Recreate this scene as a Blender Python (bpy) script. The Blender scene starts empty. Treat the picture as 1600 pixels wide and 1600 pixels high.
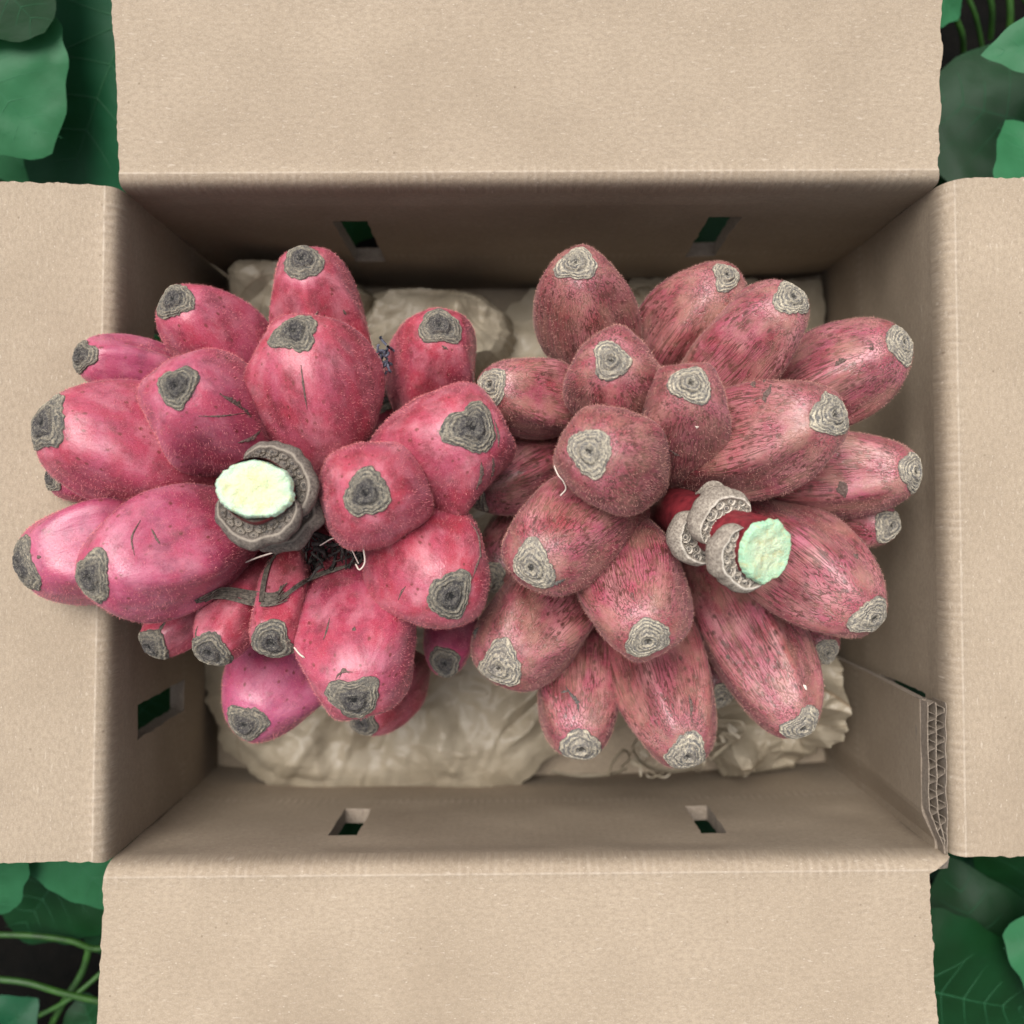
import bpy, math, random
import numpy as np
from mathutils import Vector
from mathutils.bvhtree import BVHTree

random.seed(7); rng = np.random.RandomState(7)
C = bpy.context.scene.collection
S = bpy.context.scene

# ------------------------------------------------------------------ units
K = 0.00022            # metres per unit; one unit is one photo pixel in the plane of the box rim
D = 1604.0             # camera height over the rim, in units
H = 625.0              # depth of the box
Z0 = 664.0             # rim height over the soil
def P(px, py, h):      # photo position at height h over the rim -> place in units
    f = (D - h) / D
    return np.array([(px - 800) * f, (800 - py) * f, h], float)
def W3(a):             # units -> metres, soil at z = 0
    a = np.asarray(a, float).reshape(-1, 3).copy()
    a[:, 2] += Z0
    return a * K

# ------------------------------------------------------------------ camera
cam = bpy.data.cameras.new('camera'); co = bpy.data.objects.new('camera', cam); C.objects.link(co)
co.location = (0, 0, (D + Z0) * K); co.rotation_euler = (0, 0, 0)
cam.sensor_width = 36; cam.lens = 36 * D / 1600; cam.clip_start = 0.02; cam.clip_end = 200
cam.dof.use_dof = True; cam.dof.focus_distance = (D - 110) * K; cam.dof.aperture_fstop = 8.5
S.camera = co

# ------------------------------------------------------------------ sky and sun (overcast)
w = bpy.data.worlds.new('World'); S.world = w; w.use_nodes = True
nt = w.node_tree; nt.nodes.clear()
sky = nt.nodes.new('ShaderNodeTexSky'); sky.sky_type = 'NISHITA'; sky.sun_disc = False
SUN_EL, SUN_ROT = math.radians(68), math.radians(-32)
sky.sun_elevation = SUN_EL; sky.sun_rotation = SUN_ROT; sky.dust_density = 4.0; sky.air_density = 1.2
hs = nt.nodes.new('ShaderNodeHueSaturation'); hs.inputs['Saturation'].default_value = 0.35
bg = nt.nodes.new('ShaderNodeBackground'); bg.inputs['Strength'].default_value = 0.06
ow = nt.nodes.new('ShaderNodeOutputWorld')
nt.links.new(sky.outputs[0], hs.inputs['Color']); nt.links.new(hs.outputs[0], bg.inputs['Color']); nt.links.new(bg.outputs[0], ow.inputs['Surface'])
sl = bpy.data.lights.new('sun', 'SUN'); sl.energy = 1.5; sl.angle = math.radians(36); sl.color = (1, 0.985, 0.965)
so = bpy.data.objects.new('sun', sl); C.objects.link(so)
sd = Vector((math.sin(SUN_ROT) * math.cos(SUN_EL), math.cos(SUN_ROT) * math.cos(SUN_EL), math.sin(SUN_EL)))
so.rotation_euler = sd.to_track_quat('Z', 'Y').to_euler()
S.view_settings.view_transform = 'Standard'; S.view_settings.look = 'None'
S.view_settings.exposure = 1.68; S.view_settings.gamma = 1

# ------------------------------------------------------------------ noise
def _h(ix, iy, iz, seed):
    n = (ix * 374761393 + iy * 668265263 + iz * 2147483647 + seed * 1274126177) & 0x7fffffff
    n = ((n ^ (n >> 13)) * 1274126177) & 0x7fffffff
    n = ((n ^ (n >> 16)) * 668265263) & 0x7fffffff
    return ((n ^ (n >> 15)) & 0xffffff) / float(0xffffff)
def vn(p, seed=0):
    p = np.asarray(p, float); i = np.floor(p).astype(np.int64); f = p - i; f = f * f * (3 - 2 * f)
    out = 0
    for dx in (0, 1):
        for dy in (0, 1):
            for dz in (0, 1):
                wgt = (f[..., 0] if dx else 1 - f[..., 0]) * (f[..., 1] if dy else 1 - f[..., 1]) * (f[..., 2] if dz else 1 - f[..., 2])
                out = out + wgt * _h(i[..., 0] + dx, i[..., 1] + dy, i[..., 2] + dz, seed)
    return out * 2 - 1
def fbm(p, o=3, seed=0):
    s = 0; a = 1.0; p = np.asarray(p, float)
    for k in range(o):
        s = s + a * vn(p * (2 ** k), seed + k * 17); a *= .5
    return s
def v3(x, y, z=0):
    x, y, z = np.broadcast_arrays(np.asarray(x, float), y, z); return np.stack([x, y, z], -1)

# ------------------------------------------------------------------ object helpers
def mesh_obj(name, verts, faces, mat, parent=None, smooth=True, attrs=None, units=True):
    me = bpy.data.meshes.new(name)
    v = W3(verts) if units else np.asarray(verts, float)
    if isinstance(faces, np.ndarray):
        n, k = faces.shape
        me.vertices.add(len(v)); me.vertices.foreach_set('co', v.ravel().astype(np.float32))
        me.loops.add(n * k); me.loops.foreach_set('vertex_index', faces.ravel().astype(np.int32))
        me.polygons.add(n); me.polygons.foreach_set('loop_start', np.arange(0, n * k, k, dtype=np.int32))
        me.update(calc_edges=True)
    else:
        me.from_pydata(v.tolist(), [], faces)
    me.validate()
    if len(me.polygons): me.polygons.foreach_set('use_smooth', [smooth] * len(me.polygons))
    for an, av in (attrs or {}).items():
        av = np.asarray(av, np.float32)
        if len(av) != len(me.vertices): continue
        if av.ndim == 1:
            a = me.attributes.new(an, 'FLOAT', 'POINT'); a.data.foreach_set('value', av)
        else:
            a = me.attributes.new(an, 'FLOAT_VECTOR', 'POINT'); a.data.foreach_set('vector', av.ravel())
    me.materials.append(mat); me.update()
    o = bpy.data.objects.new(name, me); C.objects.link(o)
    if parent: attach(o, parent)
    return o
def attach(o, parent):
    o.parent = parent
    q = parent; off = Vector((0, 0, 0))
    while q: off += q.location; q = q.parent
    o.location = o.location - off
def thing(name, label, cat, loc, group=None):
    o = bpy.data.objects.new(name, None); C.objects.link(o); o.empty_display_size = .01
    o.location = Vector(W3(loc)[0].tolist()); o['label'] = label; o['category'] = cat
    if group: o['group'] = group
    return o
def tag(o, label, cat, group=None):
    o['label'] = label; o['category'] = cat
    if group: o['group'] = group
    return o
def grid_faces(nu, nv, wrap=False, flip=False):
    i, j = np.meshgrid(np.arange(nu - 1), np.arange(nv if wrap else nv - 1), indexing='ij')
    a = i * nv + j; b = i * nv + (j + 1) % nv; c = (i + 1) * nv + (j + 1) % nv; d = (i + 1) * nv + j
    f = np.stack([a, b, c, d], -1).reshape(-1, 4)
    return f[:, ::-1].copy() if flip else f
def tube(pts, rad, sides=8):
    pts = np.asarray(pts, float); n = len(pts); rad = np.broadcast_to(np.asarray(rad, float), (n,))
    T = np.gradient(pts, axis=0); T /= np.linalg.norm(T, axis=1)[:, None] + 1e-9
    up = np.array([0, 0, 1.]) if abs(T[0][2]) < .9 else np.array([1., 0, 0])
    N = np.cross(T[0], up); N /= np.linalg.norm(N); V = []
    for i in range(n):
        N = N - T[i] * N.dot(T[i]); N /= np.linalg.norm(N); B = np.cross(T[i], N)
        a = np.arange(sides) * 2 * math.pi / sides
        V.append(pts[i] + rad[i] * (np.cos(a)[:, None] * N + np.sin(a)[:, None] * B))
    V = np.concatenate(V); F = grid_faces(n, sides, wrap=True)
    return V, F
def join(parts):
    V = []; F = []; o = 0
    for v, f in parts:
        V.append(v); F.append(np.asarray(f) + o); o += len(v)
    return np.concatenate(V), np.concatenate(F)
def smooth_path(pts, n=24):
    pts = np.asarray(pts, float); m = len(pts)
    if m < 3: return np.array([pts[0] + (pts[-1] - pts[0]) * t for t in np.linspace(0, 1, n)])
    e = np.vstack([2 * pts[0] - pts[1], pts, 2 * pts[-1] - pts[-2]]); out = []
    for t in np.linspace(0, m - 1 - 1e-6, n):
        i = int(t); f = t - i; a, b, c, d = e[i:i + 4]
        out.append(.5 * (2 * b + (c - a) * f + (2 * a - 5 * b + 4 * c - d) * f * f + (3 * b - a - 3 * c + d) * f ** 3))
    return np.array(out)

# ------------------------------------------------------------------ material helper
class M:
    def __init__(s, name):
        s.m = bpy.data.materials.new(name); s.m.use_nodes = True; s.t = s.m.node_tree
        s.b = s.t.nodes['Principled BSDF']; s.o = s.t.nodes['Material Output']
    def n(s, ty, **kw):
        x = s.t.nodes.new(ty)
        for k, v in kw.items():
            if k.startswith('i_'):
                k = k[2:]; k = int(k) if k.isdigit() else k.replace('_', ' ')
                s.put(x.inputs[k], v)
            else: setattr(x, k, v)
        return x
    def put(s, inp, v):
        if isinstance(v, bpy.types.NodeSocket): s.t.links.new(v, inp)
        else:
            if inp.type == 'RGBA' and len(v) == 3: v = (*v, 1)
            inp.default_value = v
    def attr(s, name, vec=True):
        a = s.n('ShaderNodeAttribute', attribute_name=name); return a.outputs['Vector' if vec else 'Fac']
    def vmul(s, v, k): return s.n('ShaderNodeVectorMath', operation='MULTIPLY', i_0=v, i_1=k).outputs[0]
    def noise(s, v, scale, detail=3, rough=.55, dist=0): return s.n('ShaderNodeTexNoise', i_Vector=v, i_Scale=scale, i_Detail=detail, i_Roughness=rough, i_Distortion=dist).outputs['Fac']
    def ramp(s, f, a, b, lo=0., hi=1.):
        return s.n('ShaderNodeMapRange', i_Value=f, i_From_Min=a, i_From_Max=b, i_To_Min=lo, i_To_Max=hi).outputs[0]
    def mix(s, f, a, b, bt='MIX'):
        x = s.n('ShaderNodeMix', data_type='RGBA', blend_type=bt)
        s.put(x.inputs['Factor'], f); s.put(x.inputs['A'], a); s.put(x.inputs['B'], b); return x.outputs['Result']
    def math(s, op, a, b=0.): return s.n('ShaderNodeMath', operation=op, i_0=a, i_1=b).outputs[0]
    def bump(s, h, dist, strength=1., normal=None):
        x = s.n('ShaderNodeBump', i_Height=h, i_Distance=dist, i_Strength=strength)
        if normal: s.put(x.inputs['Normal'], normal)
        return x.outputs[0]
    def set(s, **kw):
        for k, v in kw.items(): s.put(s.b.inputs[k.replace('_', ' ')], v)
        return s.m

def card_mat():
    m = M('kraft_cardboard'); cr = m.attr('cr')
    big = m.noise(cr, .006, 3); fib = m.noise(m.vmul(cr, (1, 1.6, 1)), .11, 4, .65); fine = m.noise(cr, .45, 3, .7)
    col = m.mix(m.ramp(big, .3, .7), (.248, .194, .136), (.290, .230, .164))
    col = m.mix(m.ramp(fib, .38, .66, 0, .6), col, (.185, .140, .098))
    col = m.mix(m.ramp(fine, .50, .72, 0, .6), col, (.36, .30, .235))
    stn = m.noise(cr, .0022, 4, .6); col = m.mix(m.ramp(stn, .52, .70, 0, .35), col, (.175, .130, .088))
    fb2 = m.noise(m.vmul(cr, (.25, .9, .9)), .22, 2, .6); col = m.mix(m.ramp(fb2, .64, .72, 0, .45), col, (.40, .34, .27))
    sp = m.n('ShaderNodeTexVoronoi', i_Vector=m.vmul(cr, (.045, .09, .07)), i_Scale=1.0)
    col = m.mix(m.ramp(sp.outputs['Distance'], .04, .09, .6, 0), col, (.44, .375, .30))
    sp2 = m.n('ShaderNodeTexVoronoi', i_Vector=m.vmul(cr, (.021, .021, .021)), i_Scale=1.0)
    col = m.mix(m.ramp(sp2.outputs['Distance'], .02, .05, .6, 0), col, (.11, .075, .05))
    sep = m.n('ShaderNodeSeparateXYZ', i_0=cr)
    wv = m.math('SINE', m.math('ADD', m.math('MULTIPLY', sep.outputs[0], 2 * math.pi / 14.5), m.math('MULTIPLY', m.noise(cr, .03, 2), 5.)))
    near = m.ramp(m.math('ABSOLUTE', m.math('SUBTRACT', sep.outputs[1], 14.)), 3., 26., 1., .11)
    tick = m.math('MULTIPLY', m.math('MULTIPLY', wv, near), m.ramp(m.noise(cr, .022, 3), .38, .66, .05, .9))
    col = m.mix(m.ramp(tick, .1, 1., 0, .30), col, (.40, .335, .265))
    col = m.mix(m.ramp(tick, -.1, -1., 0, .20), col, (.19, .14, .10))
    cl = m.math('MULTIPLY', m.ramp(m.math('ABSOLUTE', m.math('SUBTRACT', sep.outputs[1], 20.)), 2.2, .5), m.ramp(m.noise(cr, .05, 3),   .35, .6, .03, .32))
    col = m.mix(cl, col, (.50, .435, .36))
    b1 = m.bump(tick, .0003, .35); b2 = m.bump(m.math('ADD', fib, m.math('MULTIPLY', fine, .7)), .00022, .7, b1)
    return m.set(Base_Color=col, Roughness=.82, Normal=b2, Specular_IOR_Level=.25)
def edge_mat():
    m = M('torn_board_edge'); g = m.n('ShaderNodeTexCoord').outputs['Object']
    n = m.noise(g, 900, 3, .7)
    return m.set(Base_Color=m.mix(m.ramp(n, .3, .7), (.13, .098, .07), (.24, .195, .15)), Roughness=.9, Normal=m.bump(n, .0004, .6))
def paper_mat():
    m = M('crumpled_kraft_paper'); g = m.n('ShaderNodeTexCoord').outputs['Object']
    n = m.noise(g, 45, 4); f = m.noise(g, 900, 3, .7)
    col = m.mix(m.ramp(n, .3, .7), (.25, .205, .142), (.34, .29, .215))
    col = m.mix(m.ramp(f, .4, .7, 0, .3), col, (.25, .205, .145))
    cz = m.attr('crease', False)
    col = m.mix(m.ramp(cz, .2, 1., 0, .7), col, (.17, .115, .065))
    return m.set(Base_Color=col, Roughness=.50, Normal=m.bump(f, .00012, .5), Specular_IOR_Level=.45)
def skin_mat(name, kind):
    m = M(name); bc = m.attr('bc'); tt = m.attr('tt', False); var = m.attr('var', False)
    low = m.noise(bc, .016, 3, .55, .4); mid = m.noise(m.vmul(bc, (1, 1, .6)), .030, 3, .55)
    fine = m.noise(bc, .55, 3, .75); lng = m.noise(m.vmul(bc, (.16, .16, .02)), 1., 3, .6, .3)
    if kind == 0:
        a, b2, dk, lt = (.31, .022, .040), (.33, .052, .090), (.11, .007, .012), (.45, .18, .21)
    else:
        a, b2, dk, lt = (.23, .027, .038), (.33, .072, .115), (.085, .012, .012), (.45, .21, .20)
    col = m.mix(m.ramp(low, .32, .68), a, b2)
    col = m.mix(m.ramp(mid, .45, .75, 0, .7), col, lt)
    col = m.mix(m.ramp(lng, .5, .75, 0, .18 if kind == 0 else .45), col, dk)
    blo = m.noise(bc, .034, 4, .62)
    col = m.mix(m.ramp(blo, .48, .70, 0, .75), col, dk)
    col = m.mix(m.ramp(fine, .45, .75, 0, .35), col, lt)
    col = m.mix(m.ramp(fine, .50, .28, 0, .45), col, dk)
    col = m.mix(m.ramp(var, 0, 1, 0, .38 if kind == 0 else .75), col, (.33, .065, .19) if kind == 0 else (.17, .055, .040))
    col = m.mix(m.ramp(tt, .50, .10, 0, .85), col, (.11, .004, .008))  # deeper red toward the stalk end, with the shade between fruits painted in
    bump_h = m.math('ADD', m.math('MULTIPLY', fine, .5), m.math('MULTIPLY', lng, 1.2))
    # brown pinprick spots
    for sc, th, am in (((.065, .065, .045), .22, .8), ((.028, .028, .02), .10, .9)) if kind == 0 else (((.105, .105, .055), .38, .9), ((.055, .055, .032), .22, .9)):
        vo = m.n('ShaderNodeTexVoronoi', i_Vector=m.vmul(bc, sc), i_Scale=1., i_Randomness=1.)
        rnd = m.n('ShaderNodeSeparateColor', i_Color=vo.outputs['Color']).outputs[0]
        f = m.math('MULTIPLY', m.ramp(vo.outputs['Distance'], th, th * .45, 0, am), m.ramp(rnd, *((.30, .45) if kind == 0 else (.45, .6))))
        col = m.mix(f, col, (.055, .014, .010) if kind else (.11, .018, .014))
    if kind == 1:   # corky brown streaks running along the fruit
        st = m.noise(m.vmul(bc, (.24, .24, .009)), 1., 1, .45, .12); gate = m.noise(bc, .022, 2)
        ln = m.math('MULTIPLY', m.ramp(m.math('ABSOLUTE', m.math('SUBTRACT', st, .5)), .062, .022), m.ramp(gate, .33, .46))
        col = m.mix(m.math('MULTIPLY', ln, .9), col, (.075, .022, .016))
        sh = m.noise(m.vmul(bc, (.5, .5, .12)), 1., 3, .7)
        col = m.mix(m.math('MULTIPLY', m.ramp(sh, .55, .68), m.ramp(gate, .65, .4, 0, .6)), col, (.14, .055, .038))
        tan = m.noise(m.vmul(bc, (1, 1, .6)), .024, 3, .6)
        col = m.mix(m.ramp(tan, .46, .68, 0, .62), col, (.30, .15, .11))
        bump_h = m.math('SUBTRACT', bump_h, m.math('MULTIPLY', ln, .8))
    dirt = m.noise(bc, .020, 5, .7); col = m.mix(m.math('MULTIPLY', m.ramp(dirt, .56, .68), .45 if kind == 0 else .55), col, (.10, .035, .028))
    scr = m.noise(m.vmul(bc, (.9, .9, .12)), 1., 2, .5, .6); g2 = m.noise(bc, .03, 2)
    col = m.mix(m.math('MULTIPLY', m.ramp(scr, .70, .76), m.ramp(g2, .5, .6, 0, .8)), col, (.12, .03, .03))
    m.b.inputs['Sheen Weight'].default_value = .06; m.b.inputs['Sheen Roughness'].default_value = .4
    m.b.inputs['Sheen Tint'].default_value = (1, .75, .85, 1)
    m.b.inputs['Subsurface Weight'].default_value = .03; m.b.inputs['Subsurface Radius'].default_value = (1, .3, .3); m.b.inputs['Subsurface Scale'].default_value = .002
    return m.set(Base_Color=col, Roughness=m.ramp(mid, .3, .7, .33, .50), Specular_IOR_Level=.68, Normal=m.bump(bump_h, .00028, .55))
def scar_mat(name, tone):
    m = M(name); sc = m.attr('sc'); ring = m.attr('ring', False); rho = m.attr('rho', False)
    n = m.noise(sc, 9, 4, .7); f = m.noise(sc, 26, 3, .75)
    lt = (.45 * tone, .385 * tone, .28 * tone); dk = (.10 * tone, .095 * tone, .09 * tone)
    col = m.mix(m.ramp(m.math('ADD', ring, m.math('MULTIPLY', m.math('SUBTRACT', f, .5), 2.2)), -.75, .55), dk, lt)
    bl = m.noise(sc, 2.6, 3, .6); col = m.mix(m.ramp(bl, .44, .62, 0, .7), col, (.14 * tone, .12 * tone, .10 * tone))
    col = m.mix(m.math('MULTIPLY', m.math('MULTIPLY', m.ramp(m.math('ADD', rho, m.math('MULTIPLY', m.math('SUBTRACT', bl, .5), 1.1)), .62, .40, 0, 1), m.ramp(n, .72, .50)), .95 if tone < .9 else .30), col, (.038, .034, .036))
    col = m.mix(m.ramp(n, .42, .66, 0, .75), col, (.13 * tone, .12 * tone, .11 * tone))
    col = m.mix(m.ramp(f, .56, .74, 0, .8), col, (.62 * tone, .56 * tone, .43 * tone))
    col = m.mix(m.ramp(f, .44, .30, 0, .8), col, (.03, .028, .026))
    col = m.mix(m.ramp(rho, .93, 1., 0, .7), col, (.05, .035, .035))
    col = m.mix(m.ramp(m.math('ADD', rho, m.math('MULTIPLY', m.math('SUBTRACT', n, .5), .5)), .13, .07, 0, .85), col, (.012, .012, .012))
    return m.set(Base_Color=col, Roughness=.9, Specular_IOR_Level=.15, Normal=m.bump(m.math('ADD', n, f), .0006, .8))
def simple(name, col, rough=.8, nz=None, dark=None, spec=.3, bump=.0003):
    m = M(name); g = m.n('ShaderNodeTexCoord').outputs['Object']
    if nz:
        n = m.noise(g, nz, 4, .65); c = m.mix(m.ramp(n, .35, .65), col, dark or tuple(c * .5 for c in col))
        return m.set(Base_Color=c, Roughness=rough, Normal=m.bump(n, bump, .6), Specular_IOR_Level=spec)
    return m.set(Base_Color=(*col, 1), Roughness=rough, Specular_IOR_Level=spec)
def leaf_mat(name, a, b):
    m = M(name); g = m.n('ShaderNodeTexCoord').outputs['Object']
    n = m.noise(g, 60, 4); f = m.noise(g, 600, 3)
    col = m.mix(m.ramp(n, .3, .7), a, b)
    m.set(Base_Color=col, Roughness=.46, Specular_IOR_Level=.14, Normal=m.bump(m.math('ADD', n, m.math('MULTIPLY', f, .2)), .0006, .5))
    tr = m.n('ShaderNodeBsdfTranslucent', i_Color=m.mix(.5, col, (.10, .28, .03)))
    ms = m.n('ShaderNodeMixShader', i_0=.22, i_1=m.b.outputs[0], i_2=tr.outputs[0])
    m.t.links.new(ms.outputs[0], m.o.inputs['Surface']); return m.m

MT = dict(card=card_mat(), edge=edge_mat(), paper=paper_mat(),
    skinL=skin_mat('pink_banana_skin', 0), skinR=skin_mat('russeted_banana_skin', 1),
    scarL=scar_mat('grey_scar', .70), scarR=scar_mat('pale_scar', 1.22),
    fuzzL=simple('pink_fuzz', (.56, .19, .19), .7), fuzzR=simple('brown_pink_fuzz', (.42, .21, .17), .7),
    ring=simple('dark_cork', (.045, .039, .036), .9, 1500, (.12, .108, .095), .15),
    stalk=simple('red_stalk', (.20, .022, .028), .5, 300, (.09, .010, .014)),
    fibre=simple('dried_fibre', (.15, .125, .10), .9, 800, (.04, .034, .03), .15),
    black=simple('dried_flower', (.025, .022, .022), .9, 900, (.07, .062, .055), .1),
    scab=simple('scab', (.060, .035, .030), .9, 1400, (.14, .10, .085), .15),
    thread=simple('pale_thread', (.55, .47, .40), .7),
    soil=simple('soil', (.0028, .0022, .0016), .95, 70, (.001, .001, .0007), .1, .004),
    stem=simple('green_stem', (.022, .07, .008), .5, 120, (.010, .032, .005)),
    vein=simple('leaf_vein', (.026, .115, .048), .6, None, None, .2),
    vein_dark=simple('dark_leaf_vein', (.010, .062, .022), .6, None, None, .2),
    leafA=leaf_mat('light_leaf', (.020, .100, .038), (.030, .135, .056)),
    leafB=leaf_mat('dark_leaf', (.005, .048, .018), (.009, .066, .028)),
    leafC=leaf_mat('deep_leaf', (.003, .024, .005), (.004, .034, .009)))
def cork_mat(name, a, b, tro, rdg):
    m = M(name); g = m.n('ShaderNodeTexCoord').outputs['Object']; f = m.attr('across', False)
    n = m.noise(g, 1300, 4, .7); l = m.noise(g, 260, 3)
    col = m.mix(m.ramp(n, .35, .65), a, b); col = m.mix(m.ramp(l, .45, .7, 0, .5), col, b)
    fn = m.math('ADD', f, m.math('MULTIPLY', m.math('SUBTRACT', l, .5), .05))
    col = m.mix(m.math('MULTIPLY', m.ramp(fn, .10, .16), m.ramp(fn, .58, .52)), col, m.mix(m.ramp(n, .4, .62), tro, a))
    col = m.mix(m.math('MULTIPLY', m.ramp(fn, .59, .64), m.ramp(fn, .74, .68, 0, .8)), col, rdg)
    return m.set(Base_Color=col, Roughness=.92, Specular_IOR_Level=.15, Normal=m.bump(n, .0006, .8))
MT['cork'] = cork_mat('grey_cork', (.19, .158, .13), (.075, .061, .052), (.06, .052, .047), (.27, .23, .185))
MT['corkR'] = cork_mat('pale_cork', (.36, .31, .25), (.13, .105, .085), (.09, .078, .068), (.56, .50, .42))
def cut_mat(name, rim, core):
    m = M(name); sc = m.attr('sc'); rho = m.attr('rho', False)
    n = m.noise(sc, 3.2, 4, .6, .5); f = m.noise(sc, 14, 3, .7)
    col = m.mix(m.ramp(rho, .45, .95), core, rim)
    col = m.mix(m.ramp(n, .50, .68, 0, .7), col, (.45, .42, .20)); col = m.mix(m.ramp(f, .5, .75, 0, .5), col, (.50, .58, .46))
    m.b.inputs['Subsurface Weight'].default_value = .15; m.b.inputs['Subsurface Scale'].default_value = .002
    return m.set(Base_Color=col, Roughness=.55, Normal=m.bump(m.math('ADD', n, f), .0012, .7))
MT['cutL'] = cut_mat('fresh_cut_pale', (.40, .55, .40), (.52, .55, .32))
MT['cutR'] = cut_mat('fresh_cut_green', (.30, .50, .32), (.46, .54, .35))

# ------------------------------------------------------------------ the box
TL, TR, BR, BL = P(184, 291, 0)[:2], P(1471, 285, 0)[:2], P(1489, 1339, 0)[:2], P(164, 1351, 0)[:2]
box = thing('cardboard_box', 'open brown cardboard box with four flaps folded out, holding both pink banana bunches', 'box', (0, 0, -H))
def solid(name, G, nrm, th, mask, mat, parent, cr=None, sides_mat=None):
    """closed sheet: G (nu,nv,3) front, shifted by nrm*th behind; mask (nu-1,nv-1) of filled cells"""
    nu, nv = G.shape[:2]; back = G + nrm * th; V = np.concatenate([G.reshape(-1, 3), back.reshape(-1, 3)]); o = nu * nv
    F = []; side = []
    for i in range(nu - 1):
        for j in range(nv - 1):
            if not mask[i, j]: continue
            a, b, c, d = i * nv + j, i * nv + j + 1, (i + 1) * nv + j + 1, (i + 1) * nv + j
            F.append((a, b, c, d)); side.append(0); F.append((o + d, o + c, o + b, o + a)); side.append(0)
            for (p, q, ni, nj) in ((a, b, i - 1, j), (b, c, i, j + 1), (c, d, i + 1, j), (d, a, i, j - 1)):
                if ni < 0 or nj < 0 or ni >= nu - 1 or nj >= nv - 1 or not mask[ni, nj]:
                    F.append((q, p, o + p, o + q)); side.append(1)
    at = {}
    if cr is not None: at['cr'] = np.concatenate([cr.reshape(-1, 3)] * 2)
    ob = mesh_obj(name, V, F, mat, parent, smooth=False, attrs=at)
    if sides_mat:
        ob.data.materials.append(sides_mat)
        ob.data.polygons.foreach_set('material_index', side); ob.data.update()
    return ob
def refine(vals, step):
    vals = sorted(vals); out = [vals[0]]
    for a, b in zip(vals, vals[1:]):
        n = max(1, int(round((b - a) / step))); out += [a + (b - a) * k / n for k in range(1, n + 1)]
    return np.array(out)
def wall(A, B, holes, th=27, seed=0, hb=-H, belly=6):
    A = np.array(A); B = np.array(B); L = np.linalg.norm(B - A); d = (B - A) / L; out = np.array([d[1], -d[0]])
    if out.dot((A + B) / 2) < 0: out = -out
    s = {0., L}; hh = {hb, -44.}
    for (a, b, h0, h1) in holes: s |= {a, b}; hh |= {h0, h1}
    ss = refine(s, 16); hs_ = refine(hh, 16); nu, nv = len(ss), len(hs_)
    SS, HH = np.meshgrid(ss, hs_, indexing='ij')
    bow = belly * np.sin(np.pi * SS / L) ** .7 * np.clip(-HH / H, 0, 1) + 2.5 * fbm(v3(SS / 190, HH / 160, seed), 2, seed)
    bow = bow * np.clip((-44 - HH) / 40, 0, 1)
    jx = 0 * SS; jh = 0 * SS
    G = np.zeros((nu, nv, 3)); G[..., :2] = A + d * (SS + jx)[..., None] + out * bow[..., None]; G[..., 2] = HH + jh
    mask = np.ones((nu - 1, nv - 1), bool)
    for (a, b, h0, h1) in holes:
        for i in range(nu - 1):
            for j in range(nv - 1):
                if a - 1e-6 <= ss[i] and ss[i + 1] <= b + 1e-6 and h0 - 1e-6 <= hs_[j] and hs_[j + 1] <= h1 + 1e-6: mask[i, j] = False
    # ragged punch edges round each hole
    for (a, b, h0, h1) in holes:
        near = (SS > a - 1) & (SS < b + 1) & (HH > h0 - 1) & (HH < h1 + 1)
        G[near, :2] += (d[None] * (2.2 * vn(v3(HH / 11, SS / 11, seed + 5)))[near][:, None]); G[near, 2] += (2.2 * vn(v3(HH / 9, SS / 9, seed + 9)))[near]
    cr = v3(SS + seed * 3000, 400 + 0 * SS, HH); cr[..., 1] = 400 + HH
    return solid('wall_panel', G, np.array([out[0], out[1], 0]), th, mask, MT['card'], box, cr, MT['edge'])
# wall runs are measured along A->B
wall(TL, TR, [(-310 + 616, -250 + 616, -425, -170), (338 + 616, 394 + 616, -395, -155)], seed=1, belly=-30)
wall(BL, BR, [(-314 + 636, -264 + 636, -325, -145), (323 + 636, 367 + 636, -325, -145)], seed=2, belly=26)
wall(BL, TL, [(-385 + 551, -325 + 551, -390, -130), (262 + 551, 322 + 551, -390, -175)], seed=3)
wall(BR, TR, [(-366 + 539, -301 + 539, -310, -100), (262 + 539, 322 + 539, -390, -175)], seed=4)
# floor of the box
fl = np.zeros((2, 2, 3)); fl[0, 0] = [BL[0] - 40, BL[1] - 60, -H - 4]; fl[1, 0] = [BR[0] + 40, BR[1] - 60, -H - 4]; fl[0, 1] = [TL[0] - 40, TL[1] + 40, -H - 4]; fl[1, 1] = [TR[0] + 40, TR[1] + 40, -H - 4]
cr = fl.copy(); cr[..., 1] += 9000
solid('bottom_panel', fl, np.array([0, 0, -1.]), 26, np.ones((1, 1), bool), MT['card'], box, cr, MT['edge'])

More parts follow.
